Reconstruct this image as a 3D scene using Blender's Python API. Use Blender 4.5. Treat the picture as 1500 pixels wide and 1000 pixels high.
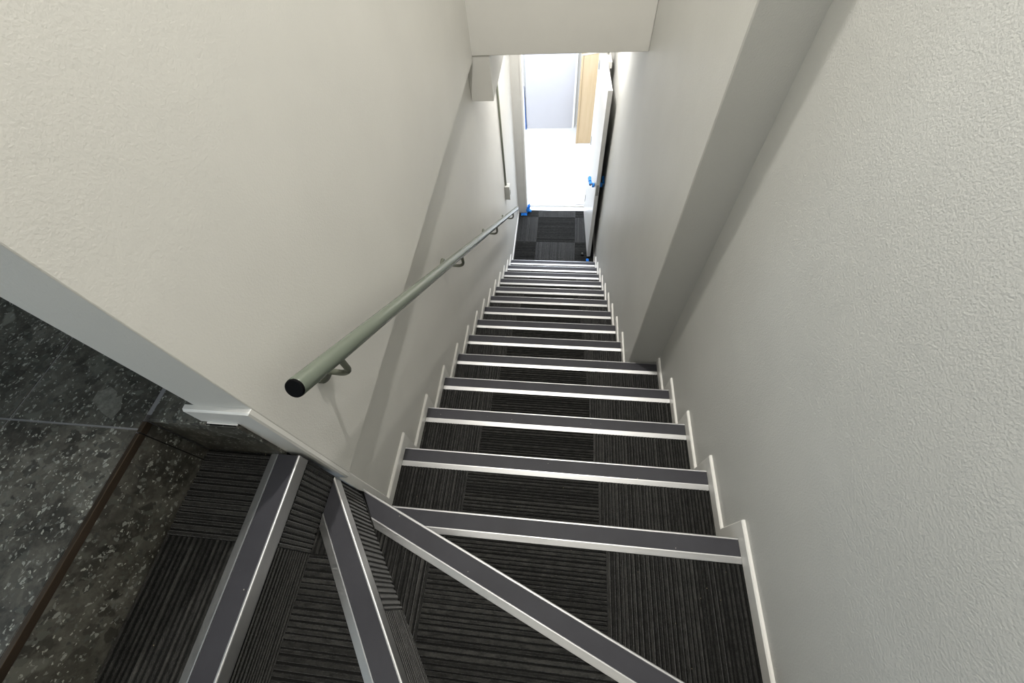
import bpy, bmesh, math, random
from mathutils import Vector, Matrix

random.seed(7)
S = bpy.context.scene
for o in list(bpy.data.objects): bpy.data.objects.remove(o)
C = S.collection

# ------------------------------------------------------------------ camera
cam_d = bpy.data.cameras.new('camera')
cam = bpy.data.objects.new('camera', cam_d); C.objects.link(cam)
RT = Vector((0.99331, 0.09637, -0.06362)); UP = Vector((-0.04807, 0.84603, 0.53096)); BK = Vector((0.10499, -0.52435, 0.84501))
M = Matrix((RT, UP, BK)).transposed().to_4x4()
M.translation = Vector((0.51355, -0.21877, 1.43381))
cam.matrix_world = M
cam_d.sensor_fit = 'HORIZONTAL'; cam_d.sensor_width = 36.0
cam_d.lens = 602.8 / 1500 * 36.0
cam_d.clip_start = 0.02
S.camera = cam

# ------------------------------------------------------------------ world, lights, exposure
W = bpy.data.worlds.new('world'); S.world = W; W.use_nodes = True
W.node_tree.nodes['Background'].inputs[0].default_value = (0.72, 0.86, 1.0, 1)
W.node_tree.nodes['Background'].inputs[1].default_value = 0.25
S.view_settings.view_transform = 'Standard'
S.view_settings.look = 'None'
S.view_settings.gamma = 1.0
S.view_settings.use_curve_mapping = False
S.view_settings.exposure = 0.0

def area(name, loc, size, power, col, rot=(0, 0, 0), size_y=None, shape='DISK'):
    l = bpy.data.lights.new(name, 'AREA'); l.energy = power; l.color = col; l.size = size; l.shape = shape
    if size_y: l.shape = 'RECTANGLE'; l.size_y = size_y
    o = bpy.data.objects.new(name, l); C.objects.link(o); o.location = loc; o.rotation_euler = rot
    return o
# ceiling downlights over the stair void
area('ceiling_downlight_lamp', (0.55, 0.10, 3.27), 0.07, 15, (1.0, 0.965, 0.90))
area('ceiling_downlight_lamp', (0.50, 1.30, 3.27), 0.07, 57, (1.0, 0.965, 0.90))
# daylight through the landing window, far left
area('landing_window_daylight', (-3.12, -2.2, 2.0), 1.8, 45, (0.72, 0.87, 1.0), (0, math.radians(-90), 0), 1.6)
# downlight under the low ceiling of the lower flight
area('lower_stair_downlight_lamp', (0.60, 3.58, 0.30), 0.14, 21, (1.0, 0.97, 0.93))
# added overhead area light, standing in for the daylight in the room below
area('lower_room_added_light', (0.35, 5.35, 0.27), 1.7, 185, (0.80, 0.88, 1.0), (0, 0, 0), 1.5)

# ------------------------------------------------------------------ constants (metres; z = 0 is the first straight tread)
G, RISE = 0.25, 0.175
XU = -0.040            # upper left wall face
XW = -0.079            # lower left wall face
XR = 1.110             # right wall face
XP = 0.945             # right wall face past the step-in
YP = 1.014             # where the right wall steps in
YB = 2.375             # front wall over the stair
ZS = 0.325             # underside of the upper floor
ZL = 0.70              # landing level
ZF = -2.45             # lower floor
ZC = 3.30              # upper ceiling
SK, SW, ST = 0.050, 0.046, 0.0105    # skirting height, width at riser, thickness
YBK = -1.20            # back wall of the winder
XT = -0.290            # tiled landing edge

# ------------------------------------------------------------------ node materials
def mat(name, col=(0.8, 0.8, 0.8), rough=0.5, metal=0.0, spec=None):
    m = bpy.data.materials.new(name); m.use_nodes = True
    b = m.node_tree.nodes['Principled BSDF']
    b.inputs['Base Color'].default_value = (*col, 1); b.inputs['Roughness'].default_value = rough
    b.inputs['Metallic'].default_value = metal
    if spec is not None: b.inputs['Specular IOR Level'].default_value = spec
    return m, m.node_tree.nodes, m.node_tree.links, b
def N(nodes, typ, **kw):
    n = nodes.new(typ)
    for k, v in kw.items():
        if hasattr(n, k): setattr(n, k, v)
    return n
def ramp(nodes, stops, interp='LINEAR'):
    r = nodes.new('ShaderNodeValToRGB'); e = r.color_ramp.elements; r.color_ramp.interpolation = interp
    while len(e) < len(stops): e.new(0.5)
    for i, (p, c) in enumerate(stops):
        e[i].position = p; e[i].color = (*c, 1) if len(c) == 3 else c
    return r
def noise(nodes, links, vec, scale, detail=2, rough=0.5):
    n = nodes.new('ShaderNodeTexNoise'); n.inputs['Scale'].default_value = scale
    n.inputs['Detail'].default_value = detail; n.inputs['Roughness'].default_value = rough
    links.new(vec, n.inputs['Vector']); return n
def bump(nodes, links, h, b, strength, dist):
    k = nodes.new('ShaderNodeBump'); k.inputs['Strength'].default_value = strength; k.inputs['Distance'].default_value = dist
    links.new(h, k.inputs['Height']); links.new(k.outputs[0], b.inputs['Normal']); return k

def paint(name, col, stip, dist, rough=0.55, var=0.03):
    m, nd, lk, b = mat(name, col, rough)
    tc = N(nd, 'ShaderNodeTexCoord')
    big = noise(nd, lk, tc.outputs['Object'], 2.2, 4, 0.6)
    c0 = tuple(x * (1 - var) for x in col); c1 = tuple(min(1, x * (1 + var)) for x in col)
    r = ramp(nd, [(0.3, c0), (0.7, c1)]); lk.new(big.outputs[0], r.inputs[0]); lk.new(r.outputs[0], b.inputs['Base Color'])
    f = noise(nd, lk, tc.outputs['Object'], stip, 3, 0.55)
    f2 = noise(nd, lk, tc.outputs['Object'], 14, 3, 0.5)
    mx = N(nd, 'ShaderNodeMath', operation='MULTIPLY_ADD'); lk.new(f2.outputs[0], mx.inputs[0]); mx.inputs[1].default_value = 0.5
    lk.new(f.outputs[0], mx.inputs[2])
    bump(nd, lk, mx.outputs[0], b, 0.5, dist)
    return m
M_wall = paint('wall_paint', (0.68, 0.67, 0.635), 260, 0.0010)
M_wall_r = paint('rendered_wall_paint', (0.585, 0.585, 0.56), 230, 0.0024, 0.48, 0.035)
M_ceil = paint('ceiling_paint', (0.72, 0.72, 0.69), 200, 0.0006, 0.8)
M_trim = paint('trim_gloss_paint', (0.80, 0.79, 0.76), 60, 0.0002, 0.32, 0.02)
M_door = paint('door_paint', (0.82, 0.82, 0.80), 120, 0.0002, 0.35, 0.01)

def m_carpet():
    m, nd, lk, b = mat('ribbed_carpet', (0.02, 0.02, 0.02), 0.95, spec=0.15)
    uv = N(nd, 'ShaderNodeUVMap'); at = N(nd, 'ShaderNodeAttribute', attribute_name='ridge')
    mp = N(nd, 'ShaderNodeMapping'); lk.new(uv.outputs[0], mp.inputs[0]); mp.inputs['Scale'].default_value = (34, 70, 1)
    n1 = noise(nd, lk, mp.outputs[0], 1.0, 5, 0.7)
    mp2 = N(nd, 'ShaderNodeMapping'); lk.new(uv.outputs[0], mp2.inputs[0]); mp2.inputs['Scale'].default_value = (260, 480, 1)
    n2 = noise(nd, lk, mp2.outputs[0], 1.0, 2, 0.6)
    a = N(nd, 'ShaderNodeMath', operation='MULTIPLY'); lk.new(n1.outputs[0], a.inputs[0]); lk.new(at.outputs['Fac'], a.inputs[1])
    a2 = N(nd, 'ShaderNodeMath', operation='MULTIPLY_ADD'); lk.new(n2.outputs[0], a2.inputs[0]); a2.inputs[1].default_value = 0.22; lk.new(a.outputs[0], a2.inputs[2])
    r = ramp(nd, [(0.12, (0.0045, 0.0045, 0.0043)), (0.40, (0.013, 0.013, 0.0125)), (0.58, (0.033, 0.0328, 0.031)), (0.8, (0.062, 0.061, 0.057))])
    lk.new(a2.outputs[0], r.inputs[0])
    # lint specks
    vo = N(nd, 'ShaderNodeTexVoronoi'); vo.inputs['Scale'].default_value = 42; lk.new(uv.outputs[0], vo.inputs['Vector'])
    lt = N(nd, 'ShaderNodeMath', operation='LESS_THAN'); lk.new(vo.outputs['Distance'], lt.inputs[0]); lt.inputs[1].default_value = 0.045
    sp = N(nd, 'ShaderNodeSeparateColor'); lk.new(vo.outputs['Color'], sp.inputs[0])
    gt = N(nd, 'ShaderNodeMath', operation='GREATER_THAN'); lk.new(sp.outputs[0], gt.inputs[0]); gt.inputs[1].default_value = 0.86
    ml = N(nd, 'ShaderNodeMath', operation='MULTIPLY'); lk.new(lt.outputs[0], ml.inputs[0]); lk.new(gt.outputs[0], ml.inputs[1])
    mx = N(nd, 'ShaderNodeMix', data_type='RGBA'); lk.new(ml.outputs[0], mx.inputs[0]); lk.new(r.outputs[0], mx.inputs[6]); mx.inputs[7].default_value = (0.30, 0.25, 0.16, 1)
    lk.new(mx.outputs[2], b.inputs['Base Color'])
    b.inputs['Sheen Weight'].default_value = 0.30; b.inputs['Sheen Roughness'].default_value = 0.35
    bump(nd, lk, n2.outputs[0], b, 0.8, 0.0025)
    return m
M_carpet = m_carpet()
M_under, _, _, _ = mat('carpet_backing', (0.008, 0.008, 0.008), 0.95, spec=0.1)

def m_metal(name, col, rough, scale):
    m, nd, lk, b = mat(name, col, rough, 1.0)
    tc = N(nd, 'ShaderNodeTexCoord'); mp = N(nd, 'ShaderNodeMapping'); mp.inputs['Scale'].default_value = scale
    lk.new(tc.outputs['Object'], mp.inputs[0]); n = noise(nd, lk, mp.outputs[0], 1.0, 3, 0.6)
    r = ramp(nd, [(0.3, (rough * 0.8,) * 3), (0.7, (rough * 1.25,) * 3)]); lk.new(n.outputs[0], r.inputs[0]); lk.new(r.outputs[0], b.inputs['Roughness'])
    return m
M_alu = m_metal('brushed_aluminium', (0.60, 0.60, 0.605), 0.42, (9, 400, 400))
M_bronze = m_metal('bronze_edge_trim', (0.10, 0.075, 0.055), 0.45, (60, 20, 60))
M_steel = m_metal('dull_steel', (0.42, 0.42, 0.40), 0.35, (80, 80, 80))

def m_insert():
    m, nd, lk, b = mat('nosing_insert_grey', (0.060, 0.060, 0.066), 0.6, spec=0.35)
    tc = N(nd, 'ShaderNodeTexCoord')
    n = noise(nd, lk, tc.outputs['Object'], 900, 2, 0.5)
    bump(nd, lk, n.outputs[0], b, 0.5, 0.0006)
    n3 = noise(nd, lk, tc.outputs['Object'], 6, 4, 0.6)
    r = ramp(nd, [(0.3, (0.031, 0.031, 0.038)), (0.7, (0.043, 0.043, 0.052))]); lk.new(n3.outputs[0], r.inputs[0])
    vo = N(nd, 'ShaderNodeTexVoronoi'); vo.inputs['Scale'].default_value = 45; lk.new(tc.outputs['Object'], vo.inputs['Vector'])
    lt = N(nd, 'ShaderNodeMath', operation='LESS_THAN'); lk.new(vo.outputs['Distance'], lt.inputs[0]); lt.inputs[1].default_value = 0.055
    sp = N(nd, 'ShaderNodeSeparateColor'); lk.new(vo.outputs['Color'], sp.inputs[0])
    gt = N(nd, 'ShaderNodeMath', operation='GREATER_THAN'); lk.new(sp.outputs[0], gt.inputs[0]); gt.inputs[1].default_value = 0.86
    ml = N(nd, 'ShaderNodeMath', operation='MULTIPLY'); lk.new(lt.outputs[0], ml.inputs[0]); lk.new(gt.outputs[0], ml.inputs[1])
    mx = N(nd, 'ShaderNodeMix', data_type='RGBA'); lk.new(ml.outputs[0], mx.inputs[0]); lk.new(r.outputs[0], mx.inputs[6]); mx.inputs[7].default_value = (0.4, 0.38, 0.34, 1)
    lk.new(mx.outputs[2], b.inputs['Base Color'])
    return m
M_insert = m_insert()

def m_stone():
    m, nd, lk, b = mat('dark_conglomerate_stone', (0.05, 0.05, 0.045), 0.38)
    tc = N(nd, 'ShaderNodeTexCoord'); P = tc.outputs['Object']
    wob = noise(nd, lk, P, 60, 3, 0.6)
    off = N(nd, 'ShaderNodeVectorMath', operation='SCALE'); lk.new(wob.outputs['Color'], off.inputs[0]); off.inputs['Scale'].default_value = 0.016
    ad = N(nd, 'ShaderNodeVectorMath', operation='ADD'); lk.new(P, ad.inputs[0]); lk.new(off.outputs[0], ad.inputs[1])
    base = noise(nd, lk, P, 9, 9, 0.78)
    br = ramp(nd, [(0.34, (0.014, 0.013, 0.011)), (0.45, (0.048, 0.045, 0.037)), (0.55, (0.105, 0.100, 0.084)), (0.70, (0.175, 0.172, 0.150))])
    lk.new(base.outputs[0], br.inputs[0]); cur = br.outputs[0]
    def chips(scale, edge, keep, c0, c1, cur, squash, seed, op=1.0):
        """angular fragments: whole Voronoi cells, cut back from their edges"""
        mp = N(nd, 'ShaderNodeMapping'); lk.new(ad.outputs[0], mp.inputs[0]); mp.inputs['Scale'].default_value = squash
        mp.inputs['Rotation'].default_value = (seed * 0.7, seed * 0.3, seed * 1.1); mp.inputs['Location'].default_value = (seed, seed * 2.3, seed * 0.7)
        vo = N(nd, 'ShaderNodeTexVoronoi'); vo.inputs['Scale'].default_value = scale; lk.new(mp.outputs[0], vo.inputs['Vector'])
        ve = N(nd, 'ShaderNodeTexVoronoi', feature='DISTANCE_TO_EDGE'); ve.inputs['Scale'].default_value = scale; lk.new(mp.outputs[0], ve.inputs['Vector'])
        lt = ramp(nd, [(edge, (0, 0, 0)), (edge * 1.5, (1, 1, 1))]); lk.new(ve.outputs['Distance'], lt.inputs[0])
        sp = N(nd, 'ShaderNodeSeparateColor'); lk.new(vo.outputs['Color'], sp.inputs[0])
        gt = N(nd, 'ShaderNodeMath', operation='GREATER_THAN'); lk.new(sp.outputs[0], gt.inputs[0]); gt.inputs[1].default_value = keep
        ml = N(nd, 'ShaderNodeMath', operation='MULTIPLY'); lk.new(lt.outputs[0], ml.inputs[0]); lk.new(gt.outputs[0], ml.inputs[1])
        m2 = N(nd, 'ShaderNodeMath', operation='MULTIPLY'); lk.new(ml.outputs[0], m2.inputs[0]); m2.inputs[1].default_value = op
        cr = ramp(nd, [(0.1, c0), (0.9, c1)]); lk.new(sp.outputs[1], cr.inputs[0])
        mx = N(nd, 'ShaderNodeMix', data_type='RGBA'); lk.new(m2.outputs[0], mx.inputs[0]); lk.new(cur, mx.inputs[6]); lk.new(cr.outputs[0], mx.inputs[7])
        return mx.outputs[2]
    cur = chips(30, 0.10, 0.45, (0.016, 0.015, 0.012), (0.090, 0.086, 0.072), cur, (1, 1.5, 1), 4, 0.7)
    cur = chips(13, 0.16, 0.93, (0.10, 0.10, 0.085), (0.22, 0.22, 0.19), cur, (1, 1.5, 1), 1, 0.85)
    cur = chips(52, 0.10, 0.80, (0.04, 0.042, 0.035), (0.12, 0.122, 0.105), cur, (1, 1.7, 1), 2, 0.9)
    cur = chips(110, 0.10, 0.84, (0.05, 0.052, 0.047), (0.30, 0.31, 0.28), cur, (1.6, 1, 1), 3)
    cur = chips(230, 0.08, 0.90, (0.10, 0.10, 0.09), (0.42, 0.43, 0.38), cur, (1, 1, 1), 5)
    lk.new(cur, b.inputs['Base Color'])
    rr = ramp(nd, [(0.3, (0.34,) * 3), (0.7, (0.52,) * 3)]); lk.new(base.outputs[0], rr.inputs[0]); lk.new(rr.outputs[0], b.inputs['Roughness'])
    bump(nd, lk, base.outputs[0], b, 0.25, 0.001)
    return m
M_stone = m_stone()
M_grout, _, _, _ = mat('grey_grout', (0.24, 0.24, 0.25), 0.9)
M_grout_dark, _, _, _ = mat('dark_grout', (0.012, 0.011, 0.010), 0.9)
M_rail, nd_, lk_, b_ = mat('grey_green_rail_paint', (0.130, 0.152, 0.122), 0.26)
b_.inputs['Coat Weight'].default_value = 0.25; b_.inputs['Coat Roughness'].default_value = 0.15
tc_ = N(nd_, 'ShaderNodeTexCoord'); n_ = noise(nd_, lk_, tc_.outputs['Object'], 40, 3); bump(nd_, lk_, n_.outputs[0], b_, 0.15, 0.0006)
M_cap, nd_, lk_, b_ = mat('black_plastic', (0.003, 0.003, 0.0035), 0.6, spec=0.08)
tc_ = N(nd_, 'ShaderNodeTexCoord'); n_ = noise(nd_, lk_, tc_.outputs['Object'], 300, 2); bump(nd_, lk_, n_.outputs[0], b_, 0.4, 0.0006)
M_brk, nd_, lk_, b_ = mat('dark_green_bracket_paint', (0.120, 0.130, 0.100), 0.4)
M_tape, nd_, lk_, b_ = mat('blue_masking_tape', (0.015, 0.24, 0.80), 0.6)
tc_ = N(nd_, 'ShaderNodeTexCoord'); n_ = noise(nd_, lk_, tc_.outputs['Object'], 90, 3); bump(nd_, lk_, n_.outputs[0], b_, 0.6, 0.002)
M_plastic, _, _, _ = mat('white_switch_plastic', (0.62, 0.62, 0.59), 0.4)
M_conduit, _, _, _ = mat('grey_conduit', (0.26, 0.28, 0.22), 0.5)
M_white, _, _, _ = mat('white_sheet', (0.88, 0.88, 0.88), 0.6)

def m_concrete():
    m, nd, lk, b = mat('pale_concrete', (0.6, 0.6, 0.6), 0.6)
    tc = N(nd, 'ShaderNodeTexCoord'); n = noise(nd, lk, tc.outputs['Object'], 3.5, 7, 0.65)
    r = ramp(nd, [(0.3, (0.40, 0.395, 0.385)), (0.7, (0.47, 0.465, 0.455))]); lk.new(n.outputs[0], r.inputs[0]); lk.new(r.outputs[0], b.inputs['Base Color'])
    return m
M_conc = m_concrete()
def m_wood():
    m, nd, lk, b = mat('pale_timber', (0.5, 0.36, 0.22), 0.5)
    tc = N(nd, 'ShaderNodeTexCoord'); mp = N(nd, 'ShaderNodeMapping'); mp.inputs['Scale'].default_value = (14, 14, 1.2); lk.new(tc.outputs['Object'], mp.inputs[0])
    n = noise(nd, lk, mp.outputs[0], 2.0, 6, 0.6)
    r = ramp(nd, [(0.3, (0.47, 0.345, 0.20)), (0.7, (0.53, 0.40, 0.25))]); lk.new(n.outputs[0], r.inputs[0]); lk.new(r.outputs[0], b.inputs['Base Color'])
    return m
M_wood = m_wood()
M_lav, nd_, lk_, b_ = mat('pale_lavender_laminate', (0.36, 0.38, 0.47), 0.5)
tc_ = N(nd_, 'ShaderNodeTexCoord'); n_ = noise(nd_, lk_, tc_.outputs['Object'], 1.5, 3)
r_ = ramp(nd_, [(0.3, (0.47, 0.46, 0.48)), (0.7, (0.50, 0.49, 0.51))]); lk_.new(n_.outputs[0], r_.inputs[0]); lk_.new(r_.outputs[0], b_.inputs['Base Color'])
M_blue, _, _, _ = mat('blue_laminate', (0.03, 0.10, 0.32), 0.5)

# ------------------------------------------------------------------ mesh helpers
def link(name, me, m, parent=None):
    o = bpy.data.objects.new(name, me); C.objects.link(o)
    if m and not me.materials: me.materials.append(m)
    if parent is not None: o.parent = parent
    return o
def mesh(name, V, F, m, parent=None, smooth=False):
    me = bpy.data.meshes.new(name); me.from_pydata([tuple(v) for v in V], [], F); me.update()
    bm = bmesh.new(); bm.from_mesh(me); bmesh.ops.recalc_face_normals(bm, faces=bm.faces); bm.to_mesh(me); bm.free()
    if smooth:
        for p in me.polygons: p.use_smooth = True
    return link(name, me, m, parent)
def prism(name, poly, z0, z1, m, parent=None, bev=0.0):
    n = len(poly)
    V = [(x, y, z0) for x, y in poly] + [(x, y, z1) for x, y in poly]
    F = [list(range(n))[::-1], list(range(n, 2 * n))] + [[i, (i + 1) % n, n + (i + 1) % n, n + i] for i in range(n)]
    o = mesh(name, V, F, m, parent)
    if bev: bevel(o, bev)
    return o
def bevel(o, w, seg=2):
    bm = bmesh.new(); bm.from_mesh(o.data)
    bmesh.ops.bevel(bm, geom=list(bm.edges), offset=w, segments=seg, affect='EDGES', profile=0.5)
    bm.to_mesh(o.data); bm.free()
def box(name, x0, x1, y0, y1, z0, z1, m, parent=None, bev=0.0):
    return prism(name, [(x0, y0), (x1, y0), (x1, y1), (x0, y1)], z0, z1, m, parent, bev)
def tube(name, pts, r, m, parent=None, seg=16, cap=True):
    pts = [Vector(p) for p in pts]; V = []; F = []
    for i, p in enumerate(pts):
        d = (pts[min(i + 1, len(pts) - 1)] - pts[max(i - 1, 0)]).normalized()
        a = Vector((0, 0, 1)) if abs(d.z) < 0.9 else Vector((0, 1, 0))
        u = d.cross(a).normalized(); w = u.cross(d).normalized()
        rr = r[i] if isinstance(r, (list, tuple)) else r
        for k in range(seg):
            t = 2 * math.pi * k / seg; V.append(p + u * math.cos(t) * rr + w * math.sin(t) * rr)
    for i in range(len(pts) - 1):
        for k in range(seg):
            F.append([i * seg + k, i * seg + (k + 1) % seg, (i + 1) * seg + (k + 1) % seg, (i + 1) * seg + k])
    if cap: F += [list(range(seg))[::-1], list(range((len(pts) - 1) * seg, len(pts) * seg))]
    o = mesh(name, V, F, m, parent)
    for p in o.data.polygons: p.use_smooth = len(p.vertices) == 4
    return o
def empty(name, loc=(0, 0, 0)):
    o = bpy.data.objects.new(name, None); C.objects.link(o); o.empty_display_size = 0.1; o.location = loc; return o
def tag(o, label=None, cat=None, group=None, kind=None):
    if label: o['label'] = label
    if cat: o['category'] = cat
    if group: o['group'] = group
    if kind: o['kind'] = kind
    return o
def struct(o, label=None): return tag(o, label=label, kind='structure')

# ------------------------------------------------------------------ the shell
w = prism('wall_right', [(XR, YBK - 0.1), (XR, YP), (XP + 0.004, YP), (XP, YP + 0.004), (XP, 4.30), (1.30, 4.30), (1.30, YBK - 0.1)], ZF - 0.1, ZC, M_wall_r)
struct(w, 'painted rendered wall on the right that steps in part way down the stair')
w = box('wall_left', -0.160, XU, 0.029, YB, ZS - 0.025, ZC, M_wall, bev=0.002)
struct(w, 'smooth off-white wall above the handrail on the left, overhanging the lower wall')
w = box('wall_left_lower', -0.30, XW, 0.014, 4.30, ZF - 0.1, ZS - 0.026, M_wall)
struct(w, 'recessed lower part of the left wall carrying the handrail')
w = box('wall_front', -0.30, XP - 0.001, YB, YB + 0.14, ZS, ZC, M_wall, bev=0.003)
struct(w, 'off-white wall spanning above the lower stairs')
c = box('ceiling_lower', -0.30, XP - 0.001, YB + 0.141, 4.30, ZS, ZS + 0.12, M_ceil); struct(c, 'ceiling over the lower stairs')
b = box('ceiling_bulkhead', XW + 0.001, 0.060, YB + 0.004, 4.299, 0.070, ZS - 0.001, M_wall, bev=0.002)
struct(b, 'boxed bulkhead under the ceiling along the left wall')
w = prism('wall_back', [(-0.33, YBK), (1.30, YBK), (1.30, YBK - 0.12), (-0.21, YBK - 0.12), (-0.21, -3.6), (-0.33, -3.6)], -0.4, ZC, M_wall); struct(w, 'wall behind the camera')
w = box('wall_landing_back', -3.30, -0.21, -3.7, -3.601, ZL - 0.1, ZC, M_wall); struct(w, 'back wall of the upper landing')
c = box('ceiling_upper', -3.40, 1.30, -3.7, 3.3, ZC, ZC + 0.1, M_ceil); struct(c, 'ceiling over landing and stair void')
w = box('wall_landing_end', -3.30, -0.161, 3.0, 3.1, ZL - 0.1, ZC, M_wall); struct(w, 'end wall of the upper landing')
# landing wall with window (far left, out of frame)
wl = empty('wall_landing_side', (-3.3, 0, ZL)); struct(wl, 'landing side wall with window')
def wbox(name, *a):
    o = box(name, *a, M_wall); o.parent = wl; o.matrix_parent_inverse = Matrix.Translation((3.3, 0, -ZL)); return o
wbox('wall_panel', -3.34, -3.2, -3.6, -3.10, ZL, ZC); wbox('wall_panel', -3.34, -3.2, -1.30, 3.0, ZL, ZC)
wbox('wall_panel', -3.34, -3.2, -3.10, -1.30, ZL, 1.15); wbox('wall_panel', -3.34, -3.2, -3.10, -1.30, 2.85, ZC)

# tiled landing
fl = box('floor_landing', -3.2, XT - 0.010, -3.6, 2.999, ZL - 0.30, ZL - 0.0012, M_grout)
struct(fl, 'dark stone tiled upper landing floor')
o = box('slab', XT - 0.010, -0.062, 0.022, 2.99, ZL - 0.30, ZL - 0.0012, M_grout); o.parent = fl
TW, TL = 0.303, 0.600
def tile(x0, x1, y0, y1):
    gap = 0.0019
    o = box('tile', x0 + gap, x1 - gap, y0 + gap, y1 - gap, ZL - 0.010, ZL, M_stone, fl, bev=0.0006)
x1 = XT - 0.009
for i in range(7):
    xa = -0.2925 - TW * (i + 1); xb = x1 if i == 0 else -0.2925 - TW * i
    for j in range(-6, 5):
        ya = -0.010 + TL * j; tile(xa, xb, max(ya, -3.59), min(ya + TL, 2.99))
for j in range(0, 3):
    ya = -0.010 + TL * j; tile(-0.2925 + 0.001, -0.164 if j or 1 else 0, max(ya, 0.010), ya + TL)
# tile under the wall end
o = box('tile', -0.1635, XU - 0.0585, 0.010, 0.0285, ZL - 0.010, ZL - 0.001, M_stone, fl)
# the one large pale fragment in the tile beside the wall end
M_frag, nd_, lk_, b_ = mat('pale_stone_fragment', (0.2, 0.2, 0.17), 0.45)
tc_ = N(nd_, 'ShaderNodeTexCoord'); n_ = noise(nd_, lk_, tc_.outputs['Object'], 70, 6, 0.7)
r_ = ramp(nd_, [(0.35, (0.09, 0.088, 0.075)), (0.6, (0.20, 0.198, 0.175)), (0.75, (0.28, 0.28, 0.25))]); lk_.new(n_.outputs[0], r_.inputs[0]); lk_.new(r_.outputs[0], b_.inputs['Base Color'])
prism('stone_fragment', [(-0.3975, 0.0172), (-0.3695, 0.0059), (-0.363, 0.0285), (-0.3788, 0.0596), (-0.3901, 0.0526), (-0.3951, 0.0647), (-0.4188, 0.0759), (-0.4291, 0.0672), (-0.4404, 0.0649), (-0.4384, 0.0415)], ZL - 0.002, ZL + 0.0003, M_frag, fl)
# riser tiles (face +x) and cheek tile (face -y)
o = box('riser_tile', XT - 0.009, XT, -0.0155, 0.0068, 0.515, ZL - 0.004, M_stone, fl, bev=0.0006)
o = box('riser_tile', XT - 0.009, XT, -0.614, -0.0185, 0.515, ZL - 0.004, M_stone, fl, bev=0.0006)
o = box('riser_tile', XT - 0.009, XT, YBK + 0.01, -0.617, 0.515, ZL - 0.004, M_stone, fl, bev=0.0006)
o = box('riser_joint', XT - 0.0092, XT - 0.001, YBK + 0.01, 0.006, 0.515, ZL - 0.005, M_grout_dark, fl)
o = box('cheek_tile', XT + 0.0015, XU - 0.0575, 0.0085, 0.0205, 0.515, ZL - 0.001, M_stone, fl, bev=0.0006)
box('sealant', -0.163, XU - 0.0575, 0.0125, 0.0286, ZL - 0.006, ZL + 0.0004, M_trim, fl, bev=0.0008)
for ya, yb in ((-0.0155, 0.0068), (-0.614, -0.0180), (YBK + 0.01, -0.617)):
    o = box('edge_trim', XT - 0.0085, XT + 0.0008, ya, yb, ZL - 0.014, ZL + 0.0012, M_bronze, fl, bev=0.0008)

# ------------------------------------------------------------------ carpet builder: ribs are modelled
def clip(poly, ax, lo, hi):
    for s, lim in ((1, lo), (-1, hi)):
        out = []
        for i in range(len(poly)):
            p, q = poly[i], poly[(i + 1) % len(poly)]
            a, b2 = s * (p[ax] - lim), s * (q[ax] - lim)
            if a >= 0: out.append(p)
            if (a >= 0) != (b2 >= 0):
                t = a / (a - b2); out.append((p[0] + (q[0] - p[0]) * t, p[1] + (q[1] - p[1]) * t))
        poly = out
        if len(poly) < 3: return []
    return poly
def carpet(poly, along, frame, parent, name='carpet_tile', ht=0.0045, base=0.0028):
    """poly: convex polygon in the (a, b) plane; along: 0 ribs run along a, 1 along b; frame(a, b, h) -> xyz"""
    ac = 1 - along
    lo = min(p[ac] for p in poly); hi = max(p[ac] for p in poly)
    V = []; F = []; UV = []; R = []
    c = lo
    while c < hi:
        p = random.uniform(0.0095, 0.0150); top = random.uniform(0.75, 1.0); br = random.uniform(0.72, 1.06)
        w1 = p * random.uniform(0.38, 0.55); s = p * 0.12
        for a0, a1, h0, h1 in ((c, c + s, 0, top), (c + s, c + s + w1, top, top), (c + s + w1, c + 2 * s + w1, top, 0), (c + 2 * s + w1, c + p, 0, 0)):
            q = clip(poly, ac, a0, a1)
            if not q: continue
            f = []
            for v in q:
                t = (v[ac] - a0) / (a1 - a0); h = h0 + (h1 - h0) * t
                f.append(len(V)); V.append(frame(v[0], v[1], base + h * ht)); UV.append((v[along], v[ac])); R.append((0.28 + 0.72 * h) * (br if h > 0 else 1))
            F.append(f)
        c += p
    # skirt around the edge
    n = len(poly); k = len(V)
    for v in poly:
        V.append(frame(v[0], v[1], base)); V.append(frame(v[0], v[1], -0.0005)); UV += [(v[along], v[ac])] * 2; R += [0.2, 0.2]
    for i in range(n): j = (i + 1) % n; F.append([k + 2 * i, k + 2 * j, k + 2 * j + 1, k + 2 * i + 1])
    me = bpy.data.meshes.new(name); me.from_pydata([tuple(v) for v in V], [], F); me.update()
    uv = me.uv_layers.new(name='UVMap')
    for l in me.loops: uv.data[l.index].uv = UV[l.vertex_index]
    at = me.attributes.new('ridge', 'FLOAT', 'POINT')
    at.data.foreach_set('value', R)
    return link(name, me, M_carpet, parent)
def zf(z): return lambda a, b, h: (a, b, z - 0.007 + h)     # horizontal frame; carpet top about z

# ------------------------------------------------------------------ the staircase
def child(o, thing):
    o.parent = thing; o.matrix_parent_inverse = Matrix.Translation(-thing.location); return o
stair = empty('staircase', (0.5, 3.2, ZF))
tag(stair, 'black carpeted staircase with silver-edged grey nosings winding down to the doorway', 'staircase')

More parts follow.
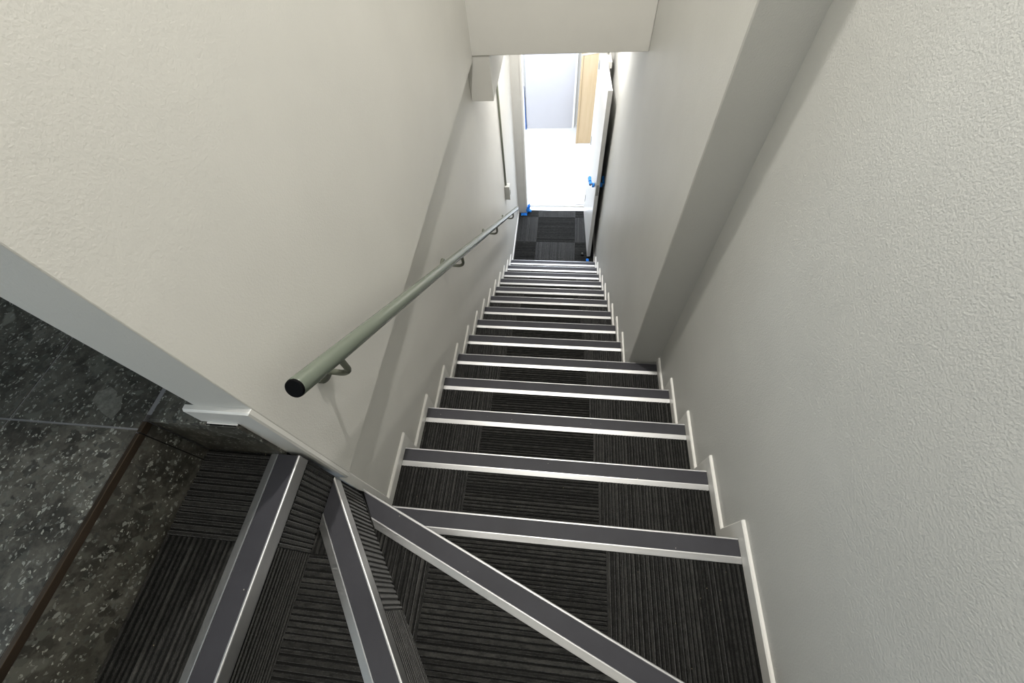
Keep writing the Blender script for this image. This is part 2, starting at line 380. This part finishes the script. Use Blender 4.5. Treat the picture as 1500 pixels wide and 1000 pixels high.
def nosing(O, D, L0, L1, z):
    """O: front-edge point, D: direction along (tread lies to its left), L0/L1: end positions as functions of s, the distance back from the front edge"""
    D = Vector((D[0], D[1], 0)).normalized(); B = Vector((-D.y, D.x, 0)); O = Vector((O[0], O[1], z))
    def ext(prof, name, m, sh=0.0):
        n = len(prof)
        V = [O + B * s + D * (L0(s) + sh) + Vector((0, 0, h)) for s, h in prof] + [O + B * s + D * (L1(s) - sh) + Vector((0, 0, h)) for s, h in prof]
        F = [list(range(n)), list(range(n, 2 * n))[::-1]] + [[i, (i + 1) % n, n + (i + 1) % n, n + i] for i in range(n)]
        return mesh(name, V, F, m)
    body = child(ext([(-0.0005, -0.034), (-0.0005, 0.0025), (0.0005, 0.0042), (0.002, 0.005), (0.0045, 0.005), (0.0052, 0.0025), (0.0515, 0.0025), (0.052, 0.0048),
                      (0.0545, 0.0048), (0.071, 0.0012), (0.0715, -0.004), (0.003, -0.004), (0.003, -0.034)], 'nosing', M_alu), stair)
    ins = ext([(0.0055, 0.0022), (0.0055, 0.0038), (0.0512, 0.0038), (0.0512, 0.0022)], 'insert', M_insert, 0.0004)
    ins.parent = body
    return body
XLF, XRF, XPF = XW + ST + 0.0015, XR - ST - 0.0015, XP - ST - 0.0015
for k in range(1, 14):                                   # the straight flight
    z = -k * RISE; y0, y1 = (k - 1) * G, k * G
    xr = XRF if k <= 4 else XPF
    st = child(box('step', XW + 0.001, (XR if k <= 4 else XP) - 0.001, y0 + 0.0015, min(y1 - 0.003, YP - 0.001 if k <= 4 else 9), z - RISE - 0.02, z - 0.0072, M_under), stair)
    for xa, xb, al in ((XLF, 0.2, 1), (0.2, 0.7, 0), (0.7, xr, 1)):
        carpet([(xa + 0.0007, y0 + 0.002), (xb - 0.0007, y0 + 0.002), (xb - 0.0007, y1 - 0.0705), (xa + 0.0007, y1 - 0.0705)], al, zf(z), st)
    nosing((XLF, y1), (-1, 0), lambda s, q=xr - XLF: -q, lambda s: 0.0, z)

# winder treads fan round the wall end
d2 = Vector((0.5815, -0.8136)); d3 = Vector((0.9264, -0.3766))
P2 = Vector((-0.050, 0.004)); P3 = Vector((-0.042, 0.013))
def l2x(y): return P2.x + (P2.y - y) * d2.x / -d2.y
def l3y(x): return P3.y + (x - P3.x) * d3.y / d3.x
YE = YBK + 0.002
def win(poly, z, dep=0.20): return child(prism('step', poly, z - dep, z - 0.0072, M_under), stair)
t1 = win([(XT + 0.0015, YE), (-0.058, YE), (-0.058, 0.0075), (XT + 0.0015, 0.0075)], 0.525, 0.19)
t2 = win([(-0.0565, YE), (l2x(YE) - 0.004, YE), (-0.053, 0.002), (-0.0565, 0.0075)], 0.35, 0.19)
t3 = win([(l2x(YE) - 0.0025, YE), (XR - 0.001, YE), (XR - 0.001, l3y(XR) - 0.004), (-0.043, 0.008), (-0.083, 0.0125), (-0.083, 0.002), (-0.051, 0.001)], 0.175, 0.50)
t4 = win([(-0.006, -0.0035), (XR - 0.001, l3y(XR) - 0.0025), (XR - 0.001, -0.003)], 0.0)
# tread carpets
YA = -0.1775
carpet([(XT + 0.002, YA + 0.0007), (-0.1268, YA + 0.0007), (-0.1268, 0.0072), (XT + 0.002, 0.0072)], 0, zf(0.525), t1)
carpet([(XT + 0.002, YE), (-0.1268, YE), (-0.1268, YA - 0.0007), (XT + 0.002, YA - 0.0007)], 1, zf(0.525), t1)
def b2x(y): return -0.0505 + (-0.119 - y) * d2.x / -d2.y
carpet([(-0.0525, -0.1195), (-0.0502, -0.1195), (b2x(YA), YA + 0.0007), (-0.0525, YA + 0.0007)], 1, zf(0.35), t2)
carpet([(-0.0525, YE), (b2x(YE), YE), (b2x(YA), YA - 0.0007), (-0.0525, YA - 0.0007)], 0, zf(0.35), t2)
def b3y(x): return -0.0915 - (x - 0.0245) * 0.4065
T3 = [(l2x(YE) + 0.001, YE), (XRF, YE), (XRF, b3y(XRF)), (0.0250, b3y(0.0250)), (0.0250, -0.1000)]
carpet([(-0.046, 0.001), (0.0245, -0.0995), (0.0245, -0.0918)], 1, zf(0.175), t3)
carpet(clip(T3, 0, -1, 0.1993), 1, zf(0.175), t3)
carpet(clip(T3, 0, 0.2007, 0.6993), 0, zf(0.175), t3)
carpet(clip(T3, 0, 0.7007, 2), 1, zf(0.175), t3)
T4 = [(0.172, -0.0720), (XRF, l3y(XRF) + 0.002), (XRF, -0.0720)]
carpet(clip(T4, 0, -1, 0.1993), 1, zf(0.0), t4)
carpet(clip(T4, 0, 0.2007, 0.6993), 0, zf(0.0), t4)
carpet(clip(T4, 0, 0.7007, 2), 1, zf(0.0), t4)
# riser carpets of the winders
def rf1(a, b, h): return (-0.0600 + h, a, b)
carpet([(YA + 0.0007, 0.345), (0.0072, 0.345), (0.0072, 0.4905), (YA + 0.0007, 0.4905)], 1, rf1, t1, 'riser_carpet')
carpet([(YE, 0.345), (YA - 0.0007, 0.345), (YA - 0.0007, 0.4905), (YE, 0.4905)], 0, rf1, t1, 'riser_carpet')
def rfn(P, d):
    n = Vector((-d.y, d.x))
    return lambda a, b, h: (P.x + d.x * a + n.x * (h - 0.0058), P.y + d.y * a + n.y * (h - 0.0058), b)
r2 = rfn(P2, d2)
carpet([(0.006, 0.17), (0.3428, 0.17), (0.3428, 0.3155), (0.006, 0.3155)], 1, r2, t2, 'riser_carpet')
carpet([(0.3442, 0.17), (1.465, 0.17), (1.465, 0.3155), (0.3442, 0.3155)], 0, r2, t2, 'riser_carpet')
r3 = rfn(P3, d3)
carpet([(0.05, -0.004), (1.20, -0.004), (1.20, 0.1405), (0.05, 0.1405)], 1, r3, t3, 'riser_carpet')
# winder nosings
nosing((-0.0555, 0.0075), (0, 1), lambda s: YE - 0.0075, lambda s: 0.0, 0.525)
nosing(P2, -d2, lambda s: (YE - P2.y + 0.5815 * s) / 0.8136, lambda s: -1.4 * max(s, 0), 0.35)
nosing(P3, -d3, lambda s: -(XRF - P3.x + 0.3766 * s) / 0.9264, lambda s: -1.41 * max(s, 0), 0.175)
nosing((0, 0), (-1, 0), lambda s: -XRF, lambda s: 0.006 - 2.46 * max(s, 0), 0.0)

# ------------------------------------------------------------------ skirting boards
def board(o0, o1, i0, i1, fr, parent, ch=0.0035, t=ST):
    """o = exposed (chamfered) edge ends, i = ends of the edge on the step"""
    def tow(o, i):
        d = Vector((i[0] - o[0], i[1] - o[1])); return (o[0] + d.x / d.length * ch * 1.4, o[1] + d.y / d.length * ch * 1.4) if d.length > 0 else o
    p0, p1 = tow(o0, i0), tow(o1, i1)
    V = [fr(*o0, 0), fr(*o1, 0), fr(*i1, 0), fr(*i0, 0), fr(*o0, t - ch), fr(*o1, t - ch), fr(*p0, t), fr(*p1, t), fr(*i1, t), fr(*i0, t)]
    F = [[0, 1, 2, 3], [0, 1, 5, 4], [4, 5, 7, 6], [6, 7, 8, 9], [3, 2, 8, 9], [0, 4, 6, 9, 3], [1, 5, 7, 8, 2]]
    o = mesh('board', V, F, M_trim); o.parent = parent; return o
def frL(a, b, d): return (XW + 0.0003 + d, a, b)
def frR(a, b, d): return (XR - 0.0003 - d, a, b)
def frP(a, b, d): return (XP - 0.0003 - d, a, b)
def frE(a, b, d): return (a, 0.0288 - d, b)
bl = empty('baseboard_left'); struct(bl, 'white skirting boards stepping down the left wall')
board((SW, 0.298), (SW, -RISE + SK), (0.015, 0.298), (0.015, -RISE), frL, bl)
br = empty('baseboard_right'); struct(br, 'white skirting boards stepping down the right wall')
board((-1.19, 0.175 + SK), (l3y(XR) + SW, 0.175 + SK), (-1.19, 0.175), (l3y(XR), 0.175), frR, br)
board((l3y(XR) + SW, 0.175 + SK), (l3y(XR) + SW, SK), (l3y(XR), 0.175), (l3y(XR), 0.0), frR, br)
board((l3y(XR) + SW, SK), (SW, SK), (l3y(XR), 0), (0, 0), frR, br)
board((SW, SK), (SW, -RISE + SK), (0, 0), (0, -RISE), frR, br)
for k in range(1, 14):
    z = -k * RISE; a, e = (k - 1) * G, k * G
    i0 = 0.015 if k == 1 else a
    board((a + SW, z + SK), (e + SW, z + SK), (i0, z), (e, z), frL, bl)
    zn = z - RISE
    board((e + SW, z + SK), (e + SW, zn + SK), (e, z), (e, zn), frL, bl)
    if k < 4:
        board((a + SW, z + SK), (e + SW, z + SK), (a, z), (e, z), frR, br); board((e + SW, z + SK), (e + SW, zn + SK), (e, z), (e, zn), frR, br)
    elif k == 4:
        board((a + SW, z + SK), (YP - 0.001, z + SK), (a, z), (YP - 0.001, z), frR, br)
    else:
        a0 = a + SW if k > 5 else YP + 0.005
        board((a0, z + SK), (e + SW, z + SK), (a if k > 5 else YP + 0.005, z), (e, z), frP, br); board((e + SW, z + SK), (e + SW, zn + SK), (e, z), (e, zn), frP, br)
board((13 * G + SW, ZF + SK), (4.283, ZF + SK), (13 * G, ZF), (4.283, ZF), frL, bl)
board((13 * G + SW, ZF + SK), (4.283, ZF + SK), (13 * G, ZF), (4.283, ZF), frP, br)
be = empty('baseboard_end'); struct(be, 'white skirting wrapped round the wall end at the landing')
board((-0.176, ZL + 0.054), (XU, ZL + 0.054), (-0.176, ZL - 0.0006), (XU - 0.057, ZL - 0.0006), frE, be, 0.0035, 0.0125)
board((XU, ZL + 0.054), (XU, 0.297), (XU - 0.057, ZL - 0.0006), (XU - 0.057, 0.297), frE, be, 0.0035, 0.0125)

# ------------------------------------------------------------------ handrail
XH = 0.035
HA, HB = Vector((XH, 0.072, 0.764)), Vector((XH, 3.290, -1.526))
hd = (HB - HA).normalized(); HR = 0.0198
hr = empty('handrail', (XH, 3.29, -1.526))
tag(hr, 'grey-green painted round steel handrail on the left wall with black end cap', 'handrail')
def railz(y): return HA.z + (y - HA.y) * hd.z / hd.y
child(tube('rail', [HA, HA + hd * 0.002] + [HA + (HB - HA) * (i / 12) for i in range(1, 12)] + [HB], [HR - 0.0008] + [HR] * 13, M_rail, None, 32), hr)
tag(child(tube('end_cap', [HA - hd * 0.0045, HA - hd * 0.0035, HA - hd * 0.0005, HA + hd * 0.004], [HR - 0.0025, HR - 0.001, HR - 0.0003, HR - 0.0015], M_cap, None, 32), hr), 'black plastic end cap')
child(tube('end_cap', [HB - hd * 0.004, HB + hd * 0.0005, HB + hd * 0.0035, HB + hd * 0.0045], [HR - 0.0015, HR - 0.0003, HR - 0.001, HR - 0.0025], M_cap, None, 32), hr)
for yb, xw_ in ((0.195, XU), (1.175, XW), (2.11, XW), (2.99, XW)):
    zr = railz(yb); zf_ = zr - 0.082; R_ = 0.028
    pts = [(xw_ + 0.004, yb, zf_)]
    for i in range(7):
        t = i / 6 * math.pi / 2; pts.append((XH - R_ + R_ * math.sin(t), yb, zf_ - 0.006 + R_ - R_ * math.cos(t)))
    pts.append((XH, yb, zr - 0.012))
    arm = child(tube('bracket', pts, 0.0075, M_brk, None, 12), hr)
    fl_ = tube('flange', [(xw_ + 0.0003, yb, zf_), (xw_ + 0.009, yb, zf_), (xw_ + 0.0125, yb, zf_), (xw_ + 0.013, yb, zf_)], [0.031, 0.031, 0.0285, 0.012], M_brk, None, 24); fl_.parent = arm

# ------------------------------------------------------------------ conduit and switch
YS = 3.325
cd = tube('conduit', [(XW + 0.0125, YS, 0.069), (XW + 0.0125, YS, -1.262)], 0.010, M_conduit, None, 14)
tag(cd, 'thin grey conduit running down the left wall to the switch box', 'conduit')
sw = empty('switch_box', (XW, YS + 0.02, -1.42)); tag(sw, 'small white switch box on the left wall above the handrail end', 'switch box')
child(box('case', XW + 0.0005, XW + 0.052, YS - 0.032, YS + 0.038, -1.42, -1.263, M_plastic, None, 0.003), sw)
child(box('rocker', XW + 0.0515, XW + 0.057, YS - 0.010, YS + 0.016, -1.37, -1.31, M_plastic, None, 0.001), sw)

# ------------------------------------------------------------------ lower landing and doorway
YD = 4.30
lf = box('floor', -0.30, 1.30, 13 * G - 0.002, YD + 0.05, ZF - 0.12, ZF - 0.0072, M_under); struct(lf, 'dark ribbed carpet tiles on the lower landing')
ys = [13 * G + 0.002, 3.75, 4.22, 4.353]; xs = [XW + ST + 0.001, 0.2, 0.7, XP - ST - 0.001]
for i in range(3):
    for j in range(3):
        ya, yb = ys[j], ys[j + 1]
        carpet([(xs[i] + 0.0007, ya), (xs[i + 1] - 0.0007, ya), (xs[i + 1] - 0.0007, yb - 0.0014), (xs[i] + 0.0007, yb - 0.0014)], (i + j) % 2, zf(ZF), lf)
DL, DR, DH = 0.042, 0.812, -0.405       # door opening
w = empty('wall_door', (0.4, YD, ZF)); struct(w, 'white wall around the doorway at the foot of the stairs')
child(box('wall_panel', -0.30, DL - 0.022, YD, YD + 0.14, ZF, ZS + 0.12, M_wall, None), w)
child(box('wall_panel', DR + 0.022, 1.30, YD, YD + 0.14, ZF, ZS + 0.12, M_wall, None), w)
child(box('wall_panel', DL - 0.022, DR + 0.022, YD, YD + 0.14, DH + 0.022, ZS + 0.12, M_wall, None), w)
t = empty('trim_1', (0.4, YD, ZF)); struct(t, 'white timber door frame')
child(box('jamb', DL - 0.022, DL, YD - 0.006, YD + 0.15, ZF, DH, M_trim, None, 0.0015), t)
child(box('jamb', DR, DR + 0.022, YD - 0.006, YD + 0.15, ZF, DH, M_trim, None, 0.0015), t)
child(box('head', DL - 0.022, DR + 0.022, YD - 0.006, YD + 0.15, DH, DH + 0.022, M_trim, None, 0.0015), t)
th = empty('trim_2', (0.4, 4.40, ZF)); struct(th, 'aluminium threshold strip across the doorway')
def strip(name, prof, x0, x1, m):
    n = len(prof); V = [(x0, y, z) for y, z in prof] + [(x1, y, z) for y, z in prof]
    F = [list(range(n)), list(range(n, 2 * n))[::-1]] + [[i, (i + 1) % n, n + (i + 1) % n, n + i] for i in range(n)]
    return mesh(name, V, F, m)
child(strip('ramp', [(4.352, ZF - 0.006), (4.352, ZF + 0.002), (4.358, ZF + 0.004), (4.400, ZF + 0.012), (4.405, ZF + 0.010), (4.405, ZF - 0.006)], DL + 0.001, DR - 0.001, M_alu), th)
child(strip('sill', [(4.406, ZF - 0.006), (4.406, ZF + 0.008), (4.448, ZF + 0.004), (4.449, ZF - 0.006)], DL + 0.001, DR - 0.001, M_steel), th)

# door leaf standing open against the right wall
HX, HY = 0.812, 4.285
ang = math.atan2(0.045, 0.82)
dr = empty('door_1', (HX, HY, ZF + 0.012)); dr.rotation_euler = (0, 0, ang); struct(dr, 'white door leaf standing open towards the stairs with blue taped handles')
def dch(o): o.parent = dr; return o
LW, LT, LH = 0.79, 0.040, 1.995
dch(box('leaf', 0.0, LT, -LW, 0.0, 0.0, LH, M_door, None, 0.0015))
ZH = 1.02
for sx, x0 in ((-1, 0.0), (1, LT)):
    yh = -LW + 0.065
    h = dch(tube('handle', [(x0, yh, ZH), (x0 + sx * 0.006, yh, ZH), (x0 + sx * 0.008, yh, ZH), (x0 + sx * 0.05, yh, ZH)], [0.026, 0.026, 0.010, 0.009], M_steel, None, 18))
    lev = tube('lever', [(x0 + sx * 0.046, yh - 0.012, ZH), (x0 + sx * 0.050, yh, ZH), (x0 + sx * 0.052, yh + 0.05, ZH), (x0 + sx * 0.050, yh + 0.105, ZH)], 0.009, M_steel, None, 14); lev.parent = h
    # blue masking tape wrapped in torn bands
    V = []; F = []
    def band(cx, cy, cz, ax, ra, wid, n=14, jit=0.0025):
        k0 = len(V)
        for e in (-1, 1):
            for i in range(n):
                a = 2 * math.pi * i / n; r_ = ra + random.uniform(-jit, jit); wv = wid * 0.5 * e + random.uniform(-jit, jit)
                if ax == 'y': V.append((cx + math.cos(a) * r_, cy + wv, cz + math.sin(a) * r_))
                else: V.append((cx + wv, cy + math.cos(a) * r_, cz + math.sin(a) * r_))
        for i in range(n): F.append([k0 + i, k0 + (i + 1) % n, k0 + n + (i + 1) % n, k0 + n + i])
        F.append(list(range(k0, k0 + n))); F.append(list(range(k0 + n, k0 + 2 * n)))
    band(x0 + sx * 0.052, yh + 0.075, ZH, 'y', 0.016, 0.070)
    band(x0 + sx * 0.051, yh + 0.010, ZH, 'y', 0.015, 0.036)
    band(x0 + sx * 0.020, yh, ZH - 0.012, 'x', 0.024, 0.022)
    tp = mesh('tape', V, F, M_tape); tp.parent = h; tag(tp, 'blue masking tape wrapped round the handle')
dch(box('lock_plate', 0.008, 0.032, -LW - 0.0012, -LW + 0.001, ZH - 0.10, ZH + 0.03, M_steel, None))
for zz in (0.2, 1.0, 1.8): dch(tube('hinge', [(0.0, 0.006, zz), (0.0, 0.006, zz + 0.1)], 0.006, M_steel, None, 10))
cl = dch(box('closer', LT + 0.0005, LT + 0.046, -0.26, -0.06, LH - 0.075, LH - 0.012, M_plastic, None, 0.005))
ca = tube('closer_arm', [(LT + 0.022, -0.12, LH - 0.008), (LT + 0.016, -0.12, LH + 0.016), (-0.06, -0.15, LH + 0.020), (-0.19, -0.19, LH + 0.022)], 0.009, M_plastic, None, 8); ca.parent = cl

ds = empty('door_stop', (0.800, 3.53, ZF)); tag(ds, 'small dark door stop on the carpet under the open door', 'door stop')
child(tube('base', [(0.800, 3.53, ZF + 0.0005), (0.800, 3.53, ZF + 0.010), (0.800, 3.53, ZF + 0.014)], [0.018, 0.018, 0.010], M_cap, None, 16), ds)
child(tube('post', [(0.800, 3.53, ZF + 0.012), (0.796, 3.53, ZF + 0.030), (0.790, 3.53, ZF + 0.036)], [0.010, 0.010, 0.008], M_steel, None, 12), ds)

def scrap(name, cx, cy, z0, rx, ry, hgt, seed, label):
    rnd = random.Random(seed); n = 9; V = []; F = []
    for i in range(n):
        for j in range(n):
            u, v = i / (n - 1) * 2 - 1, j / (n - 1) * 2 - 1
            e = 1 - 0.25 * rnd.random()
            V.append((cx + u * rx * e, cy + v * ry * e, z0 + hgt * (0.15 + 0.85 * rnd.random()) * (1 - 0.5 * abs(u * v))))
    for i in range(n - 1):
        for j in range(n - 1): F.append([i * n + j, i * n + j + 1, (i + 1) * n + j + 1, (i + 1) * n + j])
    o = mesh(name, V, F, M_tape)
    bm = bmesh.new(); bm.from_mesh(o.data); r = bmesh.ops.extrude_face_region(bm, geom=list(bm.faces))
    for v in r['geom']:
        if isinstance(v, bmesh.types.BMVert): v.co.z = z0 + 0.0005
    bmesh.ops.recalc_face_normals(bm, faces=bm.faces); bm.to_mesh(o.data); bm.free()
    return tag(o, label, 'tape', 'blue tape scraps by the doorway')
scrap('masking_tape', 0.862, 3.445, ZF, 0.018, 0.022, 0.012, 3, 'small blue tape scrap on the carpet below the open door edge')
scrap('masking_tape', 0.000, 4.262, ZF, 0.045, 0.026, 0.022, 4, 'blue tape scrap lying at the foot of the left door frame')
tpw = []
V = []; F = []; rnd = random.Random(11)
for (cx, cy, cz, sx_, sy_, sz_) in ((0.047, 4.290, ZF + 0.055, 0.020, 0.014, 0.050), (0.066, 4.330, ZF + 0.080, 0.018, 0.022, 0.040), (0.075, 4.318, ZF + 0.022, 0.024, 0.026, 0.018)):
    k0 = len(V); nu, nv = 10, 7
    for j in range(nv + 1):
        for i in range(nu):
            a = 2 * math.pi * i / nu; p = math.pi * j / nv; q = 1 + rnd.uniform(-0.28, 0.28)
            V.append((cx + sx_ * q * math.sin(p) * math.cos(a), cy + sy_ * q * math.sin(p) * math.sin(a), max(ZF + 0.001, cz + sz_ * q * math.cos(p))))
    for j in range(nv):
        for i in range(nu): F.append([k0 + j * nu + i, k0 + j * nu + (i + 1) % nu, k0 + (j + 1) * nu + (i + 1) % nu, k0 + (j + 1) * nu + i])
o = mesh('masking_tape', V, F, M_tape); tag(o, 'crumpled blue tape stuck round the base of the left door jamb', 'tape', 'blue tape scraps by the doorway')

# ------------------------------------------------------------------ room beyond the doorway
Y2 = 6.42
f = box('floor_beyond', -2.2, 3.0, 4.45, Y2 + 0.1, ZF - 0.12, ZF, M_conc); struct(f, 'pale concrete floor of the bright room beyond the doorway')
w = box('wall_beyond_back', -2.2, 3.0, Y2, Y2 + 0.1, ZF, ZS + 0.1, M_wall); struct(w, 'white back wall of the room beyond')
w = box('wall_beyond_left', -2.3, -2.2, 4.44, Y2 + 0.1, ZF, ZS + 0.1, M_wall); struct(w, 'left wall of the room beyond')
w = box('wall_beyond_right', 3.0, 3.1, 4.44, Y2 + 0.1, ZF, ZS + 0.1, M_wall); struct(w, 'right wall of the room beyond')
w = box('wall_beyond_near', -2.2, -0.301, 4.30, 4.44, ZF, ZS + 0.1, M_wall); struct(w, 'near wall of the room beyond, left of the door')
w = box('wall_beyond_side', 1.301, 3.0, 4.30, 4.44, ZF, ZS + 0.1, M_wall); struct(w, 'near wall of the room beyond, right of the door')
c = box('ceiling_beyond', -2.3, 3.1, 4.441, Y2 + 0.1, ZS, ZS + 0.1, M_ceil); struct(c, 'ceiling of the room beyond')
p = empty('lavender_panel', (0.24, 6.36, ZF)); tag(p, 'large pale lavender flat panel standing against the far wall beyond the doorway', 'panel')
child(box('sheet', -0.122, 0.612, 6.335, 6.375, ZF + 0.001, ZF + 2.1, M_lav, None, 0.002), p)
child(box('edge_strip', 0.6125, 0.640, 6.335, 6.375, ZF + 0.001, ZF + 2.1, M_white, None, 0.001), p)
p = empty('timber_panel', (0.78, 5.94, ZF)); tag(p, 'tall pale timber panel standing behind the open door', 'timber panel')
child(box('face', 0.706, 0.960, 5.915, 5.955, ZF + 0.001, ZF + 2.1, M_wood, None, 0.002), p)
child(box('stile', 0.677, 0.7045, 5.905, 5.955, ZF + 0.001, ZF + 2.1, M_wood, None, 0.002), p)
p = mesh('blue_board', [(-0.225, 6.30, ZF + 0.001), (-0.126, 6.30, ZF + 0.001), (-0.126, 6.325, ZF + 0.001), (-0.225, 6.325, ZF + 0.001),
                        (-0.225, 6.385, ZF + 0.62), (-0.150, 6.385, ZF + 0.62), (-0.150, 6.415, ZF + 0.62), (-0.225, 6.415, ZF + 0.62)],
         [[0, 1, 2, 3], [4, 5, 6, 7], [0, 1, 5, 4], [1, 2, 6, 5], [2, 3, 7, 6], [3, 0, 4, 7]], M_blue)
tag(p, 'narrow blue board leaning on the far wall beside the lavender panel', 'board')
p = box('white_tray', 0.700, 0.808, 4.475, 4.615, ZF + 0.0005, ZF + 0.012, M_white, None, 0.002)
tag(p, 'small white square sheet lying on the concrete floor just past the threshold', 'sheet')
